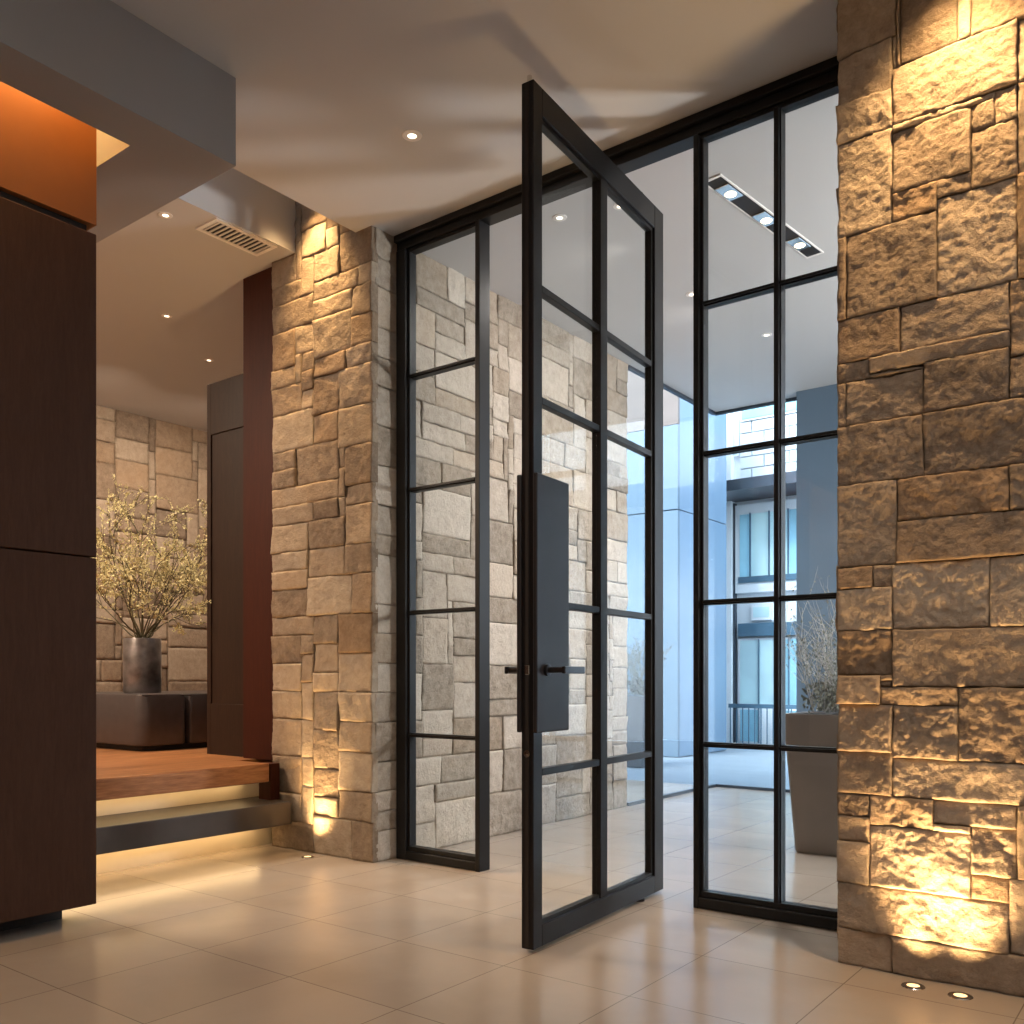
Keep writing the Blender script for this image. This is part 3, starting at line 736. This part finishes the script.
# middle storey
w1 = fbox('window', M['white'], 738, 900, 503, 592, .0, .12)
for pa, pb in ((742.5, 752.5), (754, 771), (773, 790), (792, 812), (814, 850)):
    fbox('pane', M['blueglass'] if pa < 750 or pa > 780 else M['cyanglass'], pa, pb, 513, 576, .12, .13, w1)
for pm in (753.2, 772, 791, 813):
    fbox('mullion', M['bluedark'], pm-.5, pm+.5, 512, 577, .12, .16, w1)
fbox('spandrel', M['bluedark'], 741.5, 899, 576, 582, .12, .15, w1)
w2 = fbox('window', M['white'], 753, 773, 604, 620, .0, .08); fbox('pane', M['cyanglass'], 755, 771, 607, 617, .08, .09, w2)
fbox('fascia', M['bluedark'], 741.5, 900, 623, 636, .0, .16)
w3 = fbox('window', M['white'], 740, 900, 638, 744, .0, .08)
for pa, pb in ((742, 760), (761.5, 776), (777, 790), (791.5, 806), (807, 840)):
    fbox('pane', M['cyanglass'] if pa < 770 else M['blueglass'], pa, pb, 640, 704, .08, .09, w3)
    fbox('pane', M['white'] if 750 < pa < 770 else M['blueglass'], pa, pb, 710, 742, .08, .09, w3)
for pm in (760.8, 776.5, 790.7):
    fbox('mullion', M['bluedark'], pm-.45, pm+.45, 639, 743, .08, .12, w3)
rl = fbox('railing', M['bluedark'], 741, 900, 703.5, 707.5, .5, .56)
for k in range(20):
    fbox('baluster', M['bluedark'], 742+k*6, 742.7+k*6, 707.5, 744, .515, .545, rl)
cx0 = at_y(716, 0, 15.0)[0]; zc0 = at_y(770, 490, 15.3)[2]; zc1 = at_y(770, 479, 15.3)[2]
pts = [(4, 14.95), (4, 16.0), (xl, 16.0)]
for k in range(9):
    a = PI/2*k/8; pts.append((xl + .25 - .75*math.sin(a)*1.0, 16.0 - 1.05*(1-math.cos(a)) - .0))
pts.append((xl+.6, 14.95))
MB().prism(pts, zc0, zc1).build('canopy', M['canopy'], wb_)

# ------------------------------------------------------------------ lamps
def light(kind, name, loc, energy, col, parent=None, **kw):
    l = bpy.data.lights.new(name, kind); l.energy = energy; l.color = col
    rot = kw.pop('rot', None); tgt = kw.pop('target', None)
    for k, v in kw.items(): setattr(l, k, v)
    o = bpy.data.objects.new(name, l); COL.objects.link(o); o.location = loc
    if tgt is not None: o.rotation_euler = (Vector(tgt) - Vector(loc)).to_track_quat('-Z', 'Y').to_euler()
    elif rot is not None: o.rotation_euler = rot
    if parent: o.parent = parent
    return o
WARM = (1, .62, .27); SOFT = (1, .80, .60); NEUT = (1, .93, .86); COOL = (.72, .86, 1)
def downlight(loc, label, r=.042, group='recessed ceiling downlights', soft=False):
    d = thing('ceiling_downlight', label, 'downlight', loc, 0, group)
    MB().lathe([(r*.55, -.001), (r*.6, -.006), (r*1.25, -.004), (r*1.3, .0), (r*.55, .0)], 28).build('trim_ring', M['ventwhite'], d)
    MB().lathe([(0, -.0025), (r*.55, -.0025), (r*.55, -.001), (0, -.001)], 24).build('lens', M['lens_soft'] if soft else M['lens'], d)
    return d
downlight((-3.41, 3.6, ZC), 'lone round downlight in the main ceiling left of the open door')
light('SPOT', 'downlight_lamp', (-3.41, 3.6, ZC-.03), 30, SOFT, spot_size=math.radians(90), spot_blend=.8, shadow_soft_size=.03, rot=(0, 0, 0))
alc = [((-5.31, 3.32, 4.17), 'small downlight in the alcove ceiling beside the slatted vent'),
       ((-6.78, 4.25, 4.17), 'small downlight in the alcove ceiling above the bench'),
       ((-7.41, 5.08, 4.17), 'tiny downlight in the alcove ceiling above the dark wooden door')]
for p_, lab in alc:
    downlight(p_, lab, .034)
light('SPOT', 'alcove_lamp', (-6.78, 4.25, 4.14), 220, SOFT, spot_size=math.radians(95), spot_blend=.9, shadow_soft_size=.04, rot=(0, 0, 0))
light('SPOT', 'alcove_lamp', (-5.31, 3.32, 4.14), 45, SOFT, spot_size=math.radians(90), spot_blend=.9, shadow_soft_size=.04, rot=(0, 0, 0))
light('AREA', 'alcove_fill', (-7.2, 1.9, 4.12), 240, SOFT, shape='DISK', size=.6, rot=(0, 0, 0))  # added fill hidden behind the panelled wall, no fixture known
light('SPOT', 'alcove_wall_fill', (-8.0, 4.6, 4.0), 150, SOFT, spot_size=math.radians(145), spot_blend=1, shadow_soft_size=.1, target=(-9.6, 5.0, 2.0))  # added pair that brightens the alcove back wall, without fixtures
light('SPOT', 'alcove_wall_fill', (-8.0, 5.9, 4.0), 130, SOFT, spot_size=math.radians(145), spot_blend=1, shadow_soft_size=.1, target=(-9.6, 5.9, 2.0))
hall = [((-3.12, 6.38, ZC), 'tiny downlight in the hall ceiling just left of the two pane wide window'),
        ((-2.98, 7.52, ZC), 'tiny downlight in the hall ceiling beyond the linear spotlight slot'),
        ((-2.89, 4.92, ZC), 'downlight in the hall ceiling seen through the upper far pane of the door'),
        ((-3.27, 4.81, ZC), 'downlight in the hall ceiling seen through the upper near pane of the door')]
for p_, lab in hall:
    downlight(p_, lab, .036, 'recessed ceiling downlights', True)
for p_ in ((-3.12, 6.38), (-2.98, 7.52)):
    light('SPOT', 'hall_lamp', (*p_, ZC-.03), 180, NEUT, spot_size=math.radians(120), spot_blend=.9, shadow_soft_size=.05, rot=(0, 0, 0))
light('AREA', 'hall_fill', (1.3, 6.8, 2.3), 260, (1, .96, .92), shape='DISK', size=.5, target=(-1.6, 6.6, 4.1))  # added out of view, aimed up to brighten the hall ceiling
for q_ in ((-3.1, 5.4), (-3.1, 6.7)):
    light('SPOT', 'return_fill', (*q_, ZC-.06), 50, NEUT, spot_size=math.radians(165), spot_blend=1, shadow_soft_size=.1, target=(-4.3, q_[1], 2.2))  # added to brighten the stone return, not tied to any fixture
# linear slot with three adjustable spots
tx0, ty0 = -2.30, 4.98; tx1, ty1 = -2.15, 6.285
ta = math.atan2(ty1-ty0, tx1-tx0); tl = math.hypot(tx1-tx0, ty1-ty0)
tr = thing('linear_spotlight', 'black recessed slot with three bright spots in the hall ceiling', 'ceiling light', (tx0, ty0, ZC), ta)
MB().box(0, tl, -.052, .052, -.006, -.001).build('housing', M['darkline'], tr)
MB().box(-.02, tl+.02, .052, .062, -.008, 0).box(-.02, tl+.02, -.062, -.052, -.008, 0).box(-.02, 0, -.052, .052, -.008, 0).box(tl, tl+.02, -.052, .052, -.008, 0).build('trim_frame', M['ventwhite'], tr)
for t_ in (.18, .62, 1.08):
    sp = MB().box(t_-.09, t_+.09, -.046, .046, -.016, -.006, .004).build('spot_head', M['chrome'], tr)
    MB().lathe([(0, -.020), (.032, -.020), (.036, -.016), (0, -.016)], 20, Matrix.Translation((t_+.02, 0, 0))).build('lens', M['lens'], sp)
    q = Vector((math.cos(ta), math.sin(ta))) * t_ + Vector((tx0, ty0))
    light('SPOT', 'slot_lamp', (q.x, q.y, ZC-.05), 70, NEUT, spot_size=math.radians(85), spot_blend=.8, shadow_soft_size=.03, rot=(0, 0, 0))
# in-ground uplights
def uplight(x, y, label, energy, tgt, size=42):
    u = thing('floor_uplight', label, 'uplight', (x, y, 0), 0, 'in-ground uplights')
    MB().lathe([(.024, .001), (.024, .004), (.042, .003), (.044, .0), (.024, .0)], 28).build('trim_ring', M['chrome'], u)
    MB().lathe([(0, .001), (.024, .001), (.024, .0025), (0, .0028)], 24).build('lens', M['lens_warm'], u)
    light('SPOT', 'uplight_lamp', (x, y, .02), energy, WARM, spot_size=math.radians(size), spot_blend=1, shadow_soft_size=.07, target=tgt)
    return u
uplight(-.905, 3.775, 'in-ground uplight by the rough stone wall, closer to the glass partition', 150, (-.88, 3.95, .9), 80)
uplight(-.735, 3.765, 'in-ground uplight by the rough stone wall, farther from the glass partition', 150, (-.74, 3.95, .9), 80)
uplight(-4.79, 4.045, 'in-ground uplight at the foot of the pale stone pier', 170, (-4.78, 4.22, .9), 75)
# downward grazers
light('SPOT', 'grazing_lamp', (-4.80, 3.93, 4.68), 420, WARM, spot_size=math.radians(60), spot_blend=1, shadow_soft_size=.05, target=(-4.80, 4.20, 2.2))
light('SPOT', 'grazing_lamp', (-.72, 3.62, 4.10), 300, WARM, spot_size=math.radians(84), spot_blend=1, shadow_soft_size=.06, target=(-.82, 3.93, 2.2))
# lighting slot over the brown wall
light('AREA', 'slot_strip', (-4.255, -.6, 4.11), 95, (1, .55, .18), shape='RECTANGLE', size=.06, size_y=5.6, rot=(0, .12, 0))
# led strips under the step and the platform edge
light('AREA', 'step_strip', (-5.31, 2.6, .178), 4.5, WARM, shape='RECTANGLE', size=.03, size_y=2.9, rot=(0, 0, 0))
light('AREA', 'platform_strip', (-5.39, 2.6, .466), 1.6, WARM, shape='RECTANGLE', size=.03, size_y=2.8, rot=(0, 0, 0))
# added fill lights overhead and out of view, no ceiling lamps known there
for p_ in ((.4, .6), (1.8, 2.2), (-1.6, -.8), (1.2, -1.8)):
    light('AREA', 'room_fill', (*p_, 4.10), 36, (1, .93, .85), shape='DISK', size=.7, rot=(0, 0, 0))

# vent
vt = thing('ceiling_vent', 'white framed slatted air vent in the alcove ceiling edge', 'vent', (-5.19, 3.78, 4.17))
MB().box(-.085, .085, -.215, .215, -.004, -.001).build('duct', M['ventdark'], vt)
f = MB(); f.box(-.115, -.085, -.245, .245, -.010, 0).box(.085, .115, -.245, .245, -.010, 0).box(-.085, .085, -.245, -.215, -.010, 0).box(-.085, .085, .215, .245, -.010, 0)
f.build('frame', M['ventwhite'], vt)
f = MB()
for k in range(12):
    yy = -.20 + k*.4/11
    f.box(-.085, .085, yy-.006, yy+.006, -.010, -.004)
f.build('slats', M['ventwhite'], vt)

# ------------------------------------------------------------------ daylight
w = bpy.data.worlds.new('World'); scene.world = w; w.use_nodes = True
nt = w.node_tree; nt.nodes.clear()
out = nt.nodes.new('ShaderNodeOutputWorld'); bg = nt.nodes.new('ShaderNodeBackground')
tc = nt.nodes.new('ShaderNodeTexCoord'); sp = nt.nodes.new('ShaderNodeSeparateXYZ'); L(nt, tc.outputs['Generated'], sp.inputs[0])
r = ramp(nt, [(.0, (.58, .70, .82)), (.25, (.66, .80, .95)), (1.0, (.50, .69, .93))]); L(nt, sp.outputs[2], r.inputs[0])
L(nt, r.outputs[0], bg.inputs[0]); bg.inputs[1].default_value = 6.2
L(nt, bg.outputs[0], out.inputs[0])
sun = light('SUN', 'sun', (0, 10, 20), 14, (.92, .97, 1), angle=math.radians(25), rot=(math.radians(42), 0, math.radians(-12)))

# ------------------------------------------------------------------ words for the setting
WORDS = {
 'floor': ('polished beige stone tile floor with fine dark joints', 'floor'),
 'floor_verge': ('strip of beige tile outside the end of the pale stone wall', 'floor'),
 'ground_pavement': ('blue grey outdoor paving beyond the hall glazing', 'pavement'),
 'ground_pavement_side': ('grey outdoor paving beside the pale stone wall end', 'pavement'),
 'ceiling': ('smooth grey beige plaster ceiling over the entrance and hall', 'ceiling'),
 'ceiling_alcove': ('lower plaster ceiling over the raised alcove with an air vent', 'ceiling'),
 'ceiling_slot': ('top of the narrow lighting slot above the pale stone pier', 'ceiling'),
 'ceiling_beam': ('deep grey dropped ceiling beam above the dark brown panelled wall', 'ceiling beam'),
 'trim_1': ('plaster upstand along the edge of the ceiling slot', 'trim'),
 'wall_rear': ('plain plaster wall closing the room behind the viewpoint', 'wall'),
 'wall_east': ('plain plaster wall closing the room beyond the rough stone wall', 'wall'),
 'wall_hall': ('slate side wall of the hall hidden by the rough stone wall', 'wall'),
 'wall_alcove_end': ('plaster end wall of the alcove behind the brown panelling', 'wall'),
 'wall_alcove_far': ('plaster far wall of the alcove behind the dark door', 'wall'),
}
for n_, (l_, c_) in WORDS.items():
    tag(bpy.data.objects[n_], l_, c_)

# ------------------------------------------------------------------ camera
cam = bpy.data.cameras.new('Camera'); co = bpy.data.objects.new('Camera', cam); COL.objects.link(co)
co.location = (0, 0, CAMZ); co.rotation_euler = (PI/2, 0, math.atan2(-FX, FY))
cam.sensor_width = 36; cam.lens = F/1024*36; cam.shift_y = (HOR-512)/1024; cam.clip_start = .05; cam.clip_end = 200
scene.camera = co
scene.view_settings.view_transform = 'Standard'
scene.view_settings.look = 'None'
scene.view_settings.exposure = -.18
try:
    scene.cycles.use_denoising = True
    scene.cycles.max_bounces = 10; scene.cycles.transparent_max_bounces = 24; scene.cycles.diffuse_bounces = 5
    scene.cycles.sample_clamp_indirect = 6; scene.cycles.caustics_reflective = False
except Exception: pass
